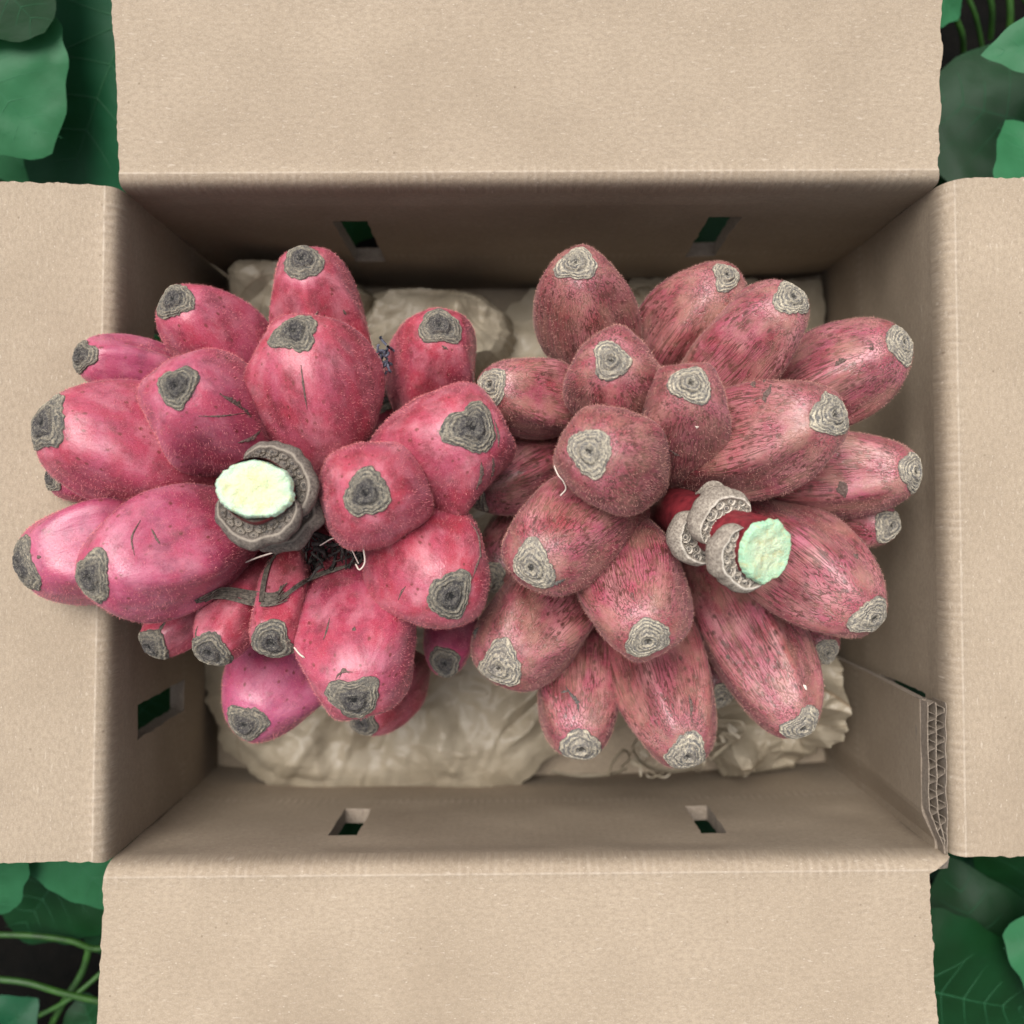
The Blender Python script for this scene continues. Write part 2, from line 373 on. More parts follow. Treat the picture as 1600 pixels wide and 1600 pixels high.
def flap(A, B, length, slope, e0, e1, seed):
    """A->B is the rim edge; e0/e1 pull the side edges in beyond the fold"""
    A = np.array(A); B = np.array(B); L = np.linalg.norm(B - A); d = (B - A) / L; out = np.array([d[1], -d[0]])
    if out.dot((A + B) / 2) < 0: out = -out
    prof = [(0, -44), (.4, -32), (1.6, -22), (4, -12.5), (8, -6), (12, -2.4), (15.5, -.6), (18, .9), (20, 1.3), (22, .9), (26, .3), (38, .8)]
    o = 38
    while o < length: o += 4; prof.append((o, .8 + (o - 38) * slope + 0.00004 * (o - 38) ** 2))
    prof = np.array(prof, float); n = int(L / 5); ss = np.linspace(0, 1, n)
    OO, UU = np.meshgrid(prof[:, 0], ss, indexing='ij'); HH = np.repeat(prof[:, 1][:, None], n, 1)
    k = np.clip((OO - 4) / 22, 0, 1)
    a0 = e0 * k + 1.3 * vn(v3(OO / 6.5, seed, 3)) + 1.2 * vn(v3(OO / 17, seed, 23)) + 2.0 * vn(v3(OO / 40, seed, 7)); a1 = L - e1 * k + 1.3 * vn(v3(OO / 6.5, seed, 13)) + 1.2 * vn(v3(OO / 17, seed, 33)) + 2.0 * vn(v3(OO / 40, seed, 17))
    kk = np.clip((OO - 20) / 20, 0, 1); a0 = a0 * kk + (e0 * k) * (1 - kk); a1 = a1 * kk + (L - e1 * k) * (1 - kk)
    s = a0 + (a1 - a0) * UU
    wav = (2.2 * fbm(v3(s / 170, OO / 130, seed), 2, seed)) * np.clip((OO - 30) / 60, 0, 1) + .16 * np.sin(s * 2 * math.pi / 14.5 + 2.5 * vn(v3(s / 60, seed, 0))) * np.exp(-((OO - 17) / 13.) ** 2)
    G = np.zeros(OO.shape + (3,)); G[..., :2] = A + d * s[..., None] + out * OO[..., None]; G[..., 2] = HH + wav
    dO = np.gradient(OO, axis=0); dH = np.gradient(HH, axis=0); q = np.hypot(dO, dH)
    nr = np.zeros_like(G); nr[..., :2] = out * (-(-dH) / q)[..., None]; nr[..., 2] = -dO / q
    cr = v3(s + seed * 3000, OO, 0)
    ob = solid('flap', G, nr, 22, np.ones((G.shape[0] - 1, G.shape[1] - 1), bool), MT['card'], box, cr, MT['edge'])
    ob.data.polygons.foreach_set('use_smooth', [True] * len(ob.data.polygons))
    return ob
flap(TL, TR, 560, .085, 3, 6, 11)
flap(BL, BR, 560, .11, -3, 37, 12)
flap(BL, TL, 560, .13, 5, 0, 13)
flap(BR, TR, 560, .10, 0, -4, 14)
for seg in bpy.data.objects:
    if seg.name.startswith('flap'):
        try: seg.data.set_sharp_from_angle(angle=math.radians(50))
        except Exception: pass
# inner overlapped tab at the lower right corner with its open flutes
def tab():
    y0, y1 = -541., -300.; x_at = lambda y: BR[0] + (TR[0] - BR[0]) * (y - BR[1]) / (TR[1] - BR[1])
    ys = refine({y0, y1}, 8); hs_ = refine({-H, -40.}, 14); YY, HH = np.meshgrid(ys, hs_, indexing='ij')
    th = 27 * np.clip((YY - y0) / 60, .25, 1)
    XX = x_at(YY) - 5 - 27 * np.clip((YY - y0) / 60, .25, 1) * (.55 + .45 * np.clip((HH + 330) / 290, 0, 1))
    G = np.stack([XX, YY, HH], -1); cr = v3(YY + 40000, 400 + HH, HH)
    t = solid('glue_tab', G, np.array([1., 0, 0]), 13, np.ones((len(ys) - 1, len(hs_) - 1), bool), MT['card'], box, cr, MT['edge'])
    yy = np.linspace(y0 + 2, y1, 190); tw = 27 * np.clip((yy - y0) / 70, .15, 1); xr = x_at(yy) - 4
    def sheet(name, x, top, thick=1.3, par=t):
        G = np.stack([np.stack([x, yy, np.full_like(yy, -60.)], -1), np.stack([x, yy, top], -1)], 1)
        return solid(name, G, np.array([1., 0, 0]), thick, np.ones((len(yy) - 1, 1), bool), MT['edge'], par)
    base = -14 + 2.2 * vn(v3(yy / 14, 0, 0))
    for f in (0, .5, 1): sheet('liner', xr - tw * f + 1.3 * vn(v3(yy / 22, f * 9, 2)), base + (f == 0) * 3)
    for f in (.25, .75):
        sheet('fluting', xr - tw * (f + .235 * np.clip(np.sin(yy * 2 * math.pi / 25 + f * 5 + 1.2 * vn(v3(yy / 40, f, 5))) * 1.4, -1, 1)), base - 2)
tab()

# ------------------------------------------------------------------ bananas
def bez(b, c, t, u):
    u = np.asarray(u)[..., None]; uc = np.clip(u, 0, 1)
    p = (1 - uc) ** 2 * b + 2 * uc * (1 - uc) * c + uc ** 2 * t
    return p
class Banana:
    def __init__(s, tip, base, Wpx, rs, n=4, ph=0., ctrl=None, kind=0, var=0., pk=.52, amp=None, sq=None, seed=0, dent=1.):
        s.kind, s.var, s.seed = kind, var, seed
        s.t = P(*tip); s.b = P(*base)
        if ctrl is None:
            c = s.b + (s.t - s.b) * np.array([.66, .66, .34]); 
        else: c = P(*ctrl)
        s.c = c
        hm = (tip[2] + base[2]) / 2 + 40; s.R = Wpx / 2 * (D - hm) / D * .985
        s.rs = rs * (D - tip[2]) / D * 1.04; s.n, s.ph, s.amp, s.pk, s.dent = n, ph, amp or (.115 if kind == 0 else .10), pk, dent * 1.3
        us = np.linspace(0, 1, 60); pts = bez(s.b, s.c, s.t, us); seg = np.linalg.norm(np.diff(pts, axis=0), axis=1)
        s.L = seg.sum(); cum = np.concatenate([[0], np.cumsum(seg)]) / s.L; s.us, s.cum = us, cum
        T = np.gradient(pts, axis=0); T /= np.linalg.norm(T, axis=1)[:, None]
        N = np.cross(T[0], [0, 0, 1.]); N /= np.linalg.norm(N) + 1e-9; Ns = []
        for i in range(60):
            N = N - T[i] * N.dot(T[i]); N /= np.linalg.norm(N); Ns.append(N.copy())
        s.T, s.N, s.pts = T, np.array(Ns), pts; s.B = np.cross(T, s.N)
        # profile from the pole backwards: dome then flank
        e = min(.9, s.rs * .80 / s.R); dome = .22 * s.rs; lb = s.L - dome
        ts = np.linspace(1, 0, 90); f = np.where(ts > s.pk, e + (1 - e) * np.cos(np.pi / 2 * ((ts - s.pk).clip(0) / (1 - s.pk)) ** 1.28) ** .92,
                                       .42 + .58 * np.sin(np.pi / 2 * (ts / s.pk).clip(0, 1)) ** 1.0)
        f = np.where(ts > s.pk, e + (1 - e) * np.sqrt(np.clip(1 - ((ts - s.pk).clip(0) / (1 - s.pk)) ** 1.95, 0, 1)) ** 1.15, f)
        a = [s.L - dome * (1 - math.cos(q)) for q in np.linspace(0, math.pi / 2, 14)[:-1]]; r = [s.R * e * math.sin(q) for q in np.linspace(0, math.pi / 2, 14)[:-1]]
        a += list(ts * lb); r += list(f * s.R)
        a = np.array(a); r = np.array(r); d = np.concatenate([[0], np.cumsum(np.hypot(np.diff(a), np.diff(r)))])
        dd = np.linspace(0, d[-1], 200); aa = np.interp(dd, d, a); rr = np.interp(dd, d, r)
        kk = np.ones(9) / 9; pa = np.convolve(np.pad(aa, 4, mode='edge'), kk, 'valid'); pr = np.convolve(np.concatenate([-rr[4:0:-1], rr, rr[-1:].repeat(4)]), kk, 'valid')
        s.d, s.a, s.r, s.tot = dd, pa, pr, d[-1]
        s.da = np.gradient(pa); s.dr = np.gradient(pr)
    def frame(s, a):
        u = np.clip(a / s.L, 0, 1); u = np.interp(u, s.cum, s.us) * 59; i = np.clip(u.astype(int), 0, 58); f = (u - i)[..., None]
        g = lambda A: A[i] * (1 - f) + A[i + 1] * f
        return g(s.pts), g(s.T), g(s.N), g(s.B)
    def surf(s, th, dist, off=0.):
        a = np.interp(dist, s.d, s.a); r = np.interp(dist, s.d, s.r); da = np.interp(dist, s.d, s.da); dr = np.interp(dist, s.d, s.dr)
        q = np.hypot(da, dr) + 1e-9; na, nr = dr / q, -da / q
        sg = np.where(na < 0, 1, 1)
        thp = th + .22 * np.sin(th + s.seed * 1.7) + s.ph
        rid = (.5 + .5 * np.cos(s.n * thp)) ** 2.2
        t = a / s.L; env = np.clip(np.sin(np.pi * np.clip(t, .02, 1.)) ** .55, .25, 1)
        Rm = 1 - s.amp * .75 * env + s.amp * 2.1 * rid * env
        low = fbm(v3(np.cos(th) * 1.1 + s.seed * 7.3, np.sin(th) * 1.1, t * 2.1), 2, s.seed)
        Rm = Rm * (1 + .045 * s.dent * low * env + .006 * vn(v3(np.cos(th) * 5, np.sin(th) * 5, t * 9 + s.seed)))
        C0, T, N, B = s.frame(a); rad = np.cos(th)[..., None] * N + np.sin(th)[..., None] * B
        nrm = rad * nr[..., None] + T * (na * 1.0)[..., None]
        flipn = np.sign(np.where(np.abs(nr) > .02, nr, 1))
        nrm = rad * np.abs(nr)[..., None] + T * (np.abs(na) * np.where(dr > 0, 1, -1))[..., None]
        return C0 + rad * (r * Rm)[..., None] + nrm * np.asarray(off)[..., None], nrm, a, r * Rm
    def build(s, root):
        nd, na_ = 100, 72; th = np.arange(na_) * 2 * math.pi / na_; dist = s.tot * np.linspace(0.0005, 1, nd) ** 1.15
        DD, TH = np.meshgrid(dist, th, indexing='ij'); Pt, nrm, a, r = s.surf(TH, DD)
        rb = np.minimum(r, s.R) * .6 + .4 * s.R * np.clip(r / s.R * 1.6, 0, 1); bc = v3(np.cos(TH) * rb + s.seed * 431, np.sin(TH) * rb + s.seed * 137, a)
        V = Pt.reshape(-1, 3); F = grid_faces(nd, na_, wrap=True, flip=True)
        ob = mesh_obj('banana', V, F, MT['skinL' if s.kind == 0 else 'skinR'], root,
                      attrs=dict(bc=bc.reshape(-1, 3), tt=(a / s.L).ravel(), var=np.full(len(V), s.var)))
        s.ob = ob; tri = [tuple(f) for f in F]
        s.bvh = BVHTree.FromPolygons([tuple(v) for v in V], tri)
        # blossom-end scar
        nr_, nt_ = 60, 96; rh = np.linspace(.005, 1, nr_); th = np.arange(nt_) * 2 * math.pi / nt_
        RH, TH = np.meshgrid(rh, th, indexing='ij'); rs_ = s.seed
        outl = 1 + .13 * np.cos(3 * TH + rs_) + .09 * np.cos(2 * TH + rs_ * 2.3) + .09 * vn(v3(np.cos(TH) * 2.2, np.sin(TH) * 2.2, rs_)) + .06 * vn(v3(np.cos(TH) * 7, np.sin(TH) * 7, rs_))
        dist = s.rs * 1.06 * RH * (1 + (outl - 1) * RH ** .7)
        wob = fbm(v3(RH * np.cos(TH) * 3.2, RH * np.sin(TH) * 3.2, rs_ * 3.1), 3, rs_)
        ring = np.sin(RH * (31 + rs_ % 5 * 3) + wob * 2.3 + .9 * vn(v3(RH * np.cos(TH) * 8, RH * np.sin(TH) * 8, rs_ + 5)))
        crk = vn(v3(np.cos(TH) * 5 + rs_, np.sin(TH) * 5, RH * 1.5), 3)
        ring = ring * (.25 + .6 * np.clip(.6 + vn(v3(RH * np.cos(TH) * 2.6, RH * np.sin(TH) * 2.6, rs_ + 11)), 0, 1)) + .75 * vn(v3(RH * np.cos(TH) * 14, RH * np.sin(TH) * 14, rs_))
        sunk = -2.6 * np.exp(-(RH / .14) ** 2) + 1.6 * np.exp(-((RH - .30) / .10) ** 2) - 1.2 * np.exp(-((RH - .5) / .07) ** 2)
        off = np.where(RH > .97, -1.2, np.maximum(.7, 3.4 + ring * .9 + 1.5 * sunk + 1.3 * wob * (1 - RH) - 1.5 * np.clip((RH - .8) / .2, 0, 1)))
        Pt, nrm, a, r = s.surf(TH, dist, off)
        sc = v3(RH * np.cos(TH), RH * np.sin(TH), np.full(RH.shape, rs_ * 3.7))
        mesh_obj('blossom_scar', Pt.reshape(-1, 3), grid_faces(nr_, nt_, wrap=True, flip=True), MT['scarL' if s.kind == 0 else 'scarR'], ob,
                 attrs=dict(sc=sc.reshape(-1, 3), ring=ring.ravel(), rho=RH.ravel()))
        # downy hairs
        n = int(15000 * (s.R / 85) ** 2 * (s.L / 280)) + 3000
        n = min(n, 17000)
        if s.t[2] < -130: n = 1500
        rg = np.random.RandomState(s.seed + 900); g = np.random.RandomState(s.seed + 50)
        dd = s.rs * 1.12 + (s.tot - s.rs * 1.12) * g.rand(n) ** .9; th = g.rand(n) * 2 * math.pi
        Pt, nrm, a, r = s.surf(th, dd, 0.); keep = r > g.rand(n) * s.R * .9; Pt, nrm, a, th = Pt[keep], nrm[keep], a[keep], th[keep]; n = len(a)
        _, T, _, _ = s.frame(a); tang = np.cross(nrm, g.randn(n, 3)); tang /= np.linalg.norm(tang, axis=1)[:, None] + 1e-9
        ln = (1.6 + 2.4 * g.rand(n) + 1.6 * (rg.rand(n) > .93))[:, None]; wd = (.15 + .12 * g.rand(n))[:, None]
        dirv = nrm * .80 + T * .25 + .42 * g.randn(n, 3); dirv /= np.linalg.norm(dirv, axis=1)[:, None]
        V = np.stack([Pt - tang * wd, Pt + tang * wd, Pt + dirv * ln], 1).reshape(-1, 3)
        fz = mesh_obj('fuzz', V, np.arange(3 * n).reshape(-1, 3), MT['fuzzL' if s.kind == 0 else 'fuzzR'], ob, smooth=False); fz['kind'] = 'stuff'
        return ob
CAM = Vector((0, 0, D))
def ray(bvh, px, py):
    d = (Vector(P(px, py, -100).tolist()) - CAM).normalized(); return bvh.ray_cast(CAM, d)
def hit_all(bans, px, py, off=2., default=0.):
    best = None
    for b in bans:
        p, nrm, i, dist = ray(b.bvh, px, py)
        if p is not None and (best is None or dist < best[1]): best = (p, dist)
    if best is None: return P(px, py, default)
    q = np.array(best[0]); v = np.array(CAM) - q; return q + v / np.linalg.norm(v) * off
def ribbon(pts, wd, lift=None):
    pts = np.asarray(pts, float); T = np.gradient(pts, axis=0); v = np.array(CAM) - pts; N = np.cross(T, v); N /= np.linalg.norm(N, axis=1)[:, None] + 1e-9
    wd = np.asarray(wd)[:, None]; vv = v / np.linalg.norm(v, axis=1)[:, None]
    V = np.stack([pts - N * wd - vv * 1.6, pts - N * wd * .5 + vv * .4, pts + N * wd * .5 + vv * .4, pts + N * wd - vv * 1.6], 1).reshape(-1, 3)
    return V, grid_faces(len(pts), 4, flip=True)
def scab(b, pts, wd, mat='scab', jag=1., name='scab'):
    P2 = smooth_path([(x, y, 0) for x, y in pts], max(8, int(10 * len(pts)))); out = []
    for q in P2:
        h = ray(b.bvh, q[0], q[1])
        if h[0] is None: continue
        c = np.array(h[0]); v = np.array(CAM) - c; out.append(c + v / np.linalg.norm(v) * .7)
    if len(out) < 3: return
    n = len(out); t = np.linspace(0, 1, n); ww = wd * np.clip(np.sin(np.pi * np.clip(t, .04, .96)), .15, 1) * (1 + jag * .6 * vn(v3(t * n / 1.7, b.seed, wd)))
    V, F = ribbon(out, np.abs(ww) + .3); mesh_obj(name, V, F, MT[mat], b.ob)

def stalk(root, path, r, cut_mat_, rcx, crescents, seed, cork):
    pts = smooth_path([P(*p) for p in path], 40); T = pts[-1] - pts[-3]; A = T / np.linalg.norm(T)
    n = 48; th = np.arange(n) * 2 * math.pi / n; X = np.array([1., 0, 0]); X = X - A * X.dot(A); X /= np.linalg.norm(X); Y = np.cross(A, X)
    V = []; 
    for i, p in enumerate(pts):
        t = pts[min(i + 1, 39)] - pts[max(i - 1, 0)]; t /= np.linalg.norm(t); x = X - t * X.dot(t); x /= np.linalg.norm(x); y = np.cross(t, x)
        rr = r * (1 + .05 * vn(v3(np.cos(th) * 2, np.sin(th) * 2, i / 5 + seed)))
        if i == 39: rr = rr * .97
        V.append(p + rr[:, None] * (np.cos(th)[:, None] * x + np.sin(th)[:, None] * y))
    st = mesh_obj('stalk', np.concatenate(V), grid_faces(40, n, wrap=True), MT['stalk'], root)
    top = pts[-1]
    rh = np.linspace(.01, 1, 26); RH, TH = np.meshgrid(rh, np.arange(96) * 2 * math.pi / 96, indexing='ij')
    out = (1 + .05 * vn(v3(np.cos(TH) * 2, np.sin(TH) * 2, seed)) + .035 * vn(v3(np.cos(TH) * 6, np.sin(TH) * 6, seed + 3)) + .05 * np.abs(vn(v3(np.cos(TH) * 9, np.sin(TH) * 9, seed))))
    ex = rcx[0] * np.cos(TH - rcx[2]), rcx[1] * np.sin(TH - rcx[2])
    ca, sa = math.cos(rcx[2]), math.sin(rcx[2]); u = (ex[0] * ca - ex[1] * sa) * RH * out; v = (ex[0] * sa + ex[1] * ca) * RH * out
    hz = 5 + 3.2 * fbm(v3(u / 20, v / 20, seed), 3, seed) - 9 * np.clip((RH - .93) / .07, 0, 1) - 3 * np.exp(-((u - 12) ** 2 + (v + 5) ** 2) / 120)
    G = top + u[..., None] * X + v[..., None] * Y + hz[..., None] * A
    sc = v3(u / r, v / r, seed)
    mesh_obj('cut_face', G.reshape(-1, 3), grid_faces(26, 96, wrap=True), MT[cut_mat_], st, attrs=dict(sc=sc.reshape(-1, 3), rho=RH.ravel()))
    skirt = np.stack([G[-1], G[-1] - A * 60 - (G[-1] - top) * .12], 0)
    mesh_obj('cut_rim', skirt.reshape(-1, 3), grid_faces(2, 96, wrap=True, flip=True), MT['stalk'], st)
    for (a0, a1, dep, ext, tilt) in crescents:
        m = 64; ph = np.radians(np.linspace(a0, a1, m)); tt = np.linspace(0, 1, m)
        idx = np.interp(dep, [0, 400], [0, 1]); # place down the axis
        acc = 0; j = 39
        while j > 0 and acc < dep: acc += np.linalg.norm(pts[j] - pts[j - 1]); j -= 1
        c = pts[j]; t = pts[min(j + 1, 39)] - pts[j - 1]; t /= np.linalg.norm(t); t = t + tilt * A; t /= np.linalg.norm(t); x = X - t * X.dot(t); x /= np.linalg.norm(x); y = np.cross(t, x)
        env = np.clip(np.sin(np.pi * np.clip(tt, .0, 1.)), 0, 1) ** .42; env = np.maximum(env, .06)
        e = ext * env * (1 + .09 * vn(v3(tt * 7, seed, dep)) + .05 * vn(v3(tt * 19, seed, dep)))
        cs = [(-.5, -26), (-.42, -6), (.0, -2), (.16, -3.5), (.34, -5), (.50, -4.5), (.60, -1), (.66, 1.2), (.72, .2), (.84, -3), (.95, -8), (1.0, -15), (.98, -24), (.86, -33), (.6, -42), (.25, -50)]
        V = []
        for (f, z) in cs:
            rr = r * .96 + e * f; zz = z * (.35 + .65 * env) + 1.6 * vn(v3(tt * 26, f * 6, seed + dep))
            V.append(c + rr[:, None] * (np.cos(ph)[:, None] * x + np.sin(ph)[:, None] * y) + zz[:, None] * t)
        V = np.stack(V, 0)
        cu = mesh_obj('bract_scar', V.reshape(-1, 3), grid_faces(len(cs), m, flip=True), MT[cork], root, attrs=dict(across=np.repeat([q_[0] for q_ in cs], m)))
        # flower scars sitting in the cushion's trough
        proto = None; nfl = max(5, int(abs(a1 - a0) * math.pi / 180 * (r + ext * .3) / 17))
        for k in range(nfl):
            for row in (0, 1):
                f = (k + .75 + row * .5) / (nfl + .9)
                if f > .95: continue
                a = math.radians(a0 + (a1 - a0) * f); ev = np.interp(f, tt, e); rc = r * .96 + ev * (.20 + .24 * row)
                pc = c + rc * (math.cos(a) * x + math.sin(a) * y) + t * (-3.2)
                if proto is None:
                    prof = [(0, -1.8), (1.3, -1.5), (2.3, .3), (3.2, 1.5), (4.0, .3), (5.0, .1), (5.9, 1.5), (6.9, .2), (7.4, -2.2)]
                    q = np.arange(18) * 2 * math.pi / 18
                    pv = np.array([(rr * math.cos(w_) * 1.15, rr * math.sin(w_) * .95, zz * 1.25) for rr, zz in prof for w_ in q]) * K
                    me = mesh_obj('flower_scar', pv, grid_faces(len(prof), 18, wrap=True), MT[cork], None, units=False, attrs=dict(across=np.full(len(pv), .66)))
                    rim = [max(0, i // 18) for i in range((len(prof) - 1) * 18)]
                    me.data.materials.append(MT['ring']); me.data.polygons.foreach_set('material_index', [1 if (q_ in (0, 1, 4)) else 0 for q_ in rim]); proto = me; o = me
                else:
                    o = proto.copy(); C.objects.link(o); o.parent = None
                from mathutils import Matrix
                sx = random.uniform(.75, 1.15) * min(1, ev / ext + .1); zr = Vector(t.tolist()); xr = Vector((math.cos(a) * x + math.sin(a) * y).tolist()); yr = zr.cross(xr)
                mm = Matrix((yr, xr, zr)).transposed(); o.rotation_mode = 'QUATERNION'; o.rotation_quaternion = mm.to_quaternion(); o.scale = (sx, sx * random.uniform(.85, 1.1), sx)
                o.location = Vector(W3(pc)[0].tolist()); attach(o, cu)
    return st

LB = thing('banana_bunch', 'bright pink fuzzy banana bunch on the left with a pale cream oval stalk cut', 'bananas', P(440, 800, -560))
RB = thing('banana_bunch', 'duller brown-streaked banana bunch on the right with a round light green stalk cut', 'bananas', P(1040, 800, -560))
L = [  # tip, base, width, scar, kw
 dict(tip=(472, 404, 60), base=(530, 640, -150), Wpx=158, rs=32, n=5, ph=.3, pk=.42),
 dict(tip=(459, 517, 195), base=(505, 740, -60), Wpx=212, rs=35, n=4, ph=.9, ctrl=(508, 640, 40), pk=.52),
 dict(tip=(270, 468, 90), base=(440, 630, -110), Wpx=138, rs=30, n=4, ph=.2, var=.2),
 dict(tip=(125, 556, 62), base=(330, 610, -60), Wpx=104, rs=27, n=4, ph=1.2, var=.6),
 dict(tip=(275, 603, 240), base=(385, 725, -50), Wpx=188, rs=32, n=4, ph=.6, ctrl=(350, 655, 40), var=.35),
 dict(tip=(66, 662, 172), base=(360, 750, 0), Wpx=190, rs=42, n=4, ph=.1, var=.15),
 dict(tip=(78, 746, 42), base=(200, 755, -10), Wpx=70, rs=24, n=4, ph=.1, var=.5),
 dict(tip=(32, 882, 122), base=(280, 830, 20), Wpx=170, rs=42, n=4, ph=.7, var=.7),
 dict(tip=(140, 903, 222), base=(400, 810, 30), Wpx=196, rs=39, n=4, ph=.4, var=.5),
 dict(tip=(234, 1010, 40), base=(375, 885, -50), Wpx=88, rs=29, n=4, ph=.1, pk=.4, var=.1),
 dict(tip=(327, 1019, 112), base=(412, 865, -20), Wpx=98, rs=33, n=4, ph=.5, pk=.5),
 dict(tip=(424, 1004, 132), base=(455, 860, -20), Wpx=98, rs=34, n=4, ph=.9, pk=.5),
 dict(tip=(382, 1133, -15), base=(500, 970, -190), Wpx=166, rs=33, n=3, ph=.4, pk=.42, var=.9),
 dict(tip=(553, 1094, 172), base=(555, 860, -60), Wpx=198, rs=39, n=4, ph=.75, pk=.50, var=.2),
 dict(tip=(566, 1131, -120), base=(660, 1030, -260), Wpx=95, rs=24, n=4, ph=.2, pk=.4),
 dict(tip=(704, 932, 190), base=(600, 815, -60), Wpx=196, rs=36, n=4, ph=.2, ctrl=(664, 868, 20), amp=.075, pk=.55),
 dict(tip=(572, 771, 262), base=(560, 800, -80), Wpx=182, rs=36, n=4, ph=.95, ctrl=(602, 768, 90), amp=.04, pk=.60),
 dict(tip=(739, 668, 196), base=(600, 760, -90), Wpx=200, rs=40, n=4, ph=.5, ctrl=(690, 708, 20), pk=.55),
 dict(tip=(688, 508, 60), base=(655, 680, -180), Wpx=146, rs=32, n=4, ph=.3, pk=.45),
 dict(tip=(695, 1037, -60), base=(705, 930, -230), Wpx=88, rs=25, n=3, ph=.9, pk=.45, var=.7),
 # lower layer, deep in the gaps
 dict(tip=(330, 1010, -190), base=(440, 860, -330), Wpx=120, rs=25, n=4, ph=.9),
 dict(tip=(640, 900, -200), base=(480, 820, -330), Wpx=130, rs=25, n=4, ph=.9),
 dict(tip=(600, 620, -180), base=(480, 740, -330), Wpx=130, rs=25, n=4, ph=.9),
 dict(tip=(320, 640, -180), base=(420, 760, -330), Wpx=130, rs=25, n=4, ph=.9),
 dict(tip=(300, 860, -150), base=(430, 790, -330), Wpx=130, rs=25, n=4, ph=.9),
 dict(tip=(540, 960, -160), base=(470, 830, -330), Wpx=130, rs=25, n=4, ph=.9)]
R = [
 dict(tip=(900, 410, 110), base=(950, 610, -130), Wpx=154, rs=29, n=4, ph=.4, pk=.48, var=.5),
 dict(tip=(1136, 430, 55), base=(1010, 620, -130), Wpx=160, rs=24, n=4, ph=.1, var=.4),
 dict(tip=(1240, 464, 150), base=(1060, 650, -40), Wpx=150, rs=30, n=4, ph=.6, pk=.5),
 dict(tip=(1412, 536, 60), base=(1190, 640, -90), Wpx=152, rs=30, n=4, ph=.2, pk=.5),
 dict(tip=(955, 563, 195), base=(975, 680, -60), Wpx=152, rs=30, n=4, ph=.3, ctrl=(962, 600, 40), pk=.6, var=.2),
 dict(tip=(766, 601, 85), base=(930, 640, -50), Wpx=130, rs=27, n=4, ph=.5, pk=.5),
 dict(tip=(1079, 599, 222), base=(1050, 750, -40), Wpx=150, rs=31, n=4, ph=.8, ctrl=(1062, 672, 50), pk=.55, var=.35),
 dict(tip=(1304, 647, 192), base=(1050, 725, 0), Wpx=184, rs=36, n=5, ph=.2, pk=.5, var=.35),
 dict(tip=(1430, 737, 60), base=(1130, 740, -110), Wpx=146, rs=29, n=4, ph=.9, pk=.5),
 dict(tip=(1392, 822, -30), base=(1210, 785, -190), Wpx=100, rs=26, n=4, ph=.2),
 dict(tip=(921, 706, 268), base=(1015, 760, 20), Wpx=170, rs=35, n=4, ph=.6, ctrl=(975, 714, 100), pk=.6, amp=.055, var=.25),
 dict(tip=(831, 886, 196), base=(1000, 785, 0), Wpx=172, rs=36, n=4, ph=.1, ctrl=(892, 815, 40), pk=.55, amp=.06),
 dict(tip=(780, 1043, 62), base=(920, 880, -130), Wpx=178, rs=37, n=4, ph=.6, pk=.5, var=.2),
 dict(tip=(1012, 1001, 176), base=(975, 810, -50), Wpx=172, rs=34, n=4, ph=.3, ctrl=(985, 905, 20), pk=.55),
 dict(tip=(908, 1170, -20), base=(920, 930, -230), Wpx=146, rs=33, n=4, ph=.75, ctrl=(898, 1080, -130), pk=.5),
 dict(tip=(1074, 1182, 40), base=(985, 890, -190), Wpx=166, rs=34, n=5, ph=.1, pk=.5, var=.3),
 dict(tip=(1254, 1137, 40), base=(1085, 840, -180), Wpx=158, rs=31, n=5, ph=.5, pk=.5, var=.1),
 dict(tip=(1365, 966, 110), base=(1140, 790, -70), Wpx=170, rs=33, n=5, ph=.4, pk=.5, var=.05),
 dict(tip=(1294, 1020, -90), base=(1200, 920, -240), Wpx=80, rs=20, n=4, ph=.2, pk=.5),
 dict(tip=(738, 772, -30), base=(900, 690, -130), Wpx=122, rs=26, n=4, ph=.2, pk=.45),
 dict(tip=(765, 905, -90), base=(880, 780, -230), Wpx=120, rs=26, n=4, ph=.2, pk=.5),
 dict(tip=(1126, 1092, -190), base=(1060, 930, -330), Wpx=100, rs=24, n=4, ph=.2, pk=.5),
 dict(tip=(1150, 640, -170), base=(1060, 760, -330), Wpx=130, rs=25, n=4, ph=.9),
 dict(tip=(950, 640, -170), base=(1020, 740, -330), Wpx=130, rs=25, n=4, ph=.9),
 dict(tip=(1230, 900, -190), base=(1080, 800, -330), Wpx=130, rs=25, n=4, ph=.9),
 dict(tip=(900, 870, -160), base=(1000, 800, -330), Wpx=130, rs=25, n=4, ph=.9)]
BL_ = []; BR_ = []
for k, d_ in enumerate(L):
    b = Banana(kind=0, seed=k + 1, **d_); b.build(LB); BL_.append(b)
for k, d_ in enumerate(R):
    b = Banana(kind=1, seed=k + 41, **d_); b.build(RB); BR_.append(b)

stalk(LB, [(450, 800, -580), (448, 798, -250), (438, 790, 40), (416, 776, 190), (398, 764, 272)], 44, 'cutL', (51, 36, -.12),
      [(190, 350, 12, 34, .3), (-42, 118, 24, 37, .3), (-115, 20, 66, 44, .2)], 3, 'cork')
stalk(RB, [(1020, 800, -580), (1030, 795, -250), (1062, 800, 20), (1118, 826, 150), (1196, 862, 258)], 37, 'cutR', (39, 43, 0),
      [(128, 298, 12, 33, .1), (50, 190, 66, 36, .35), (140, 262, 102, 34, .25)], 5, 'corkR')
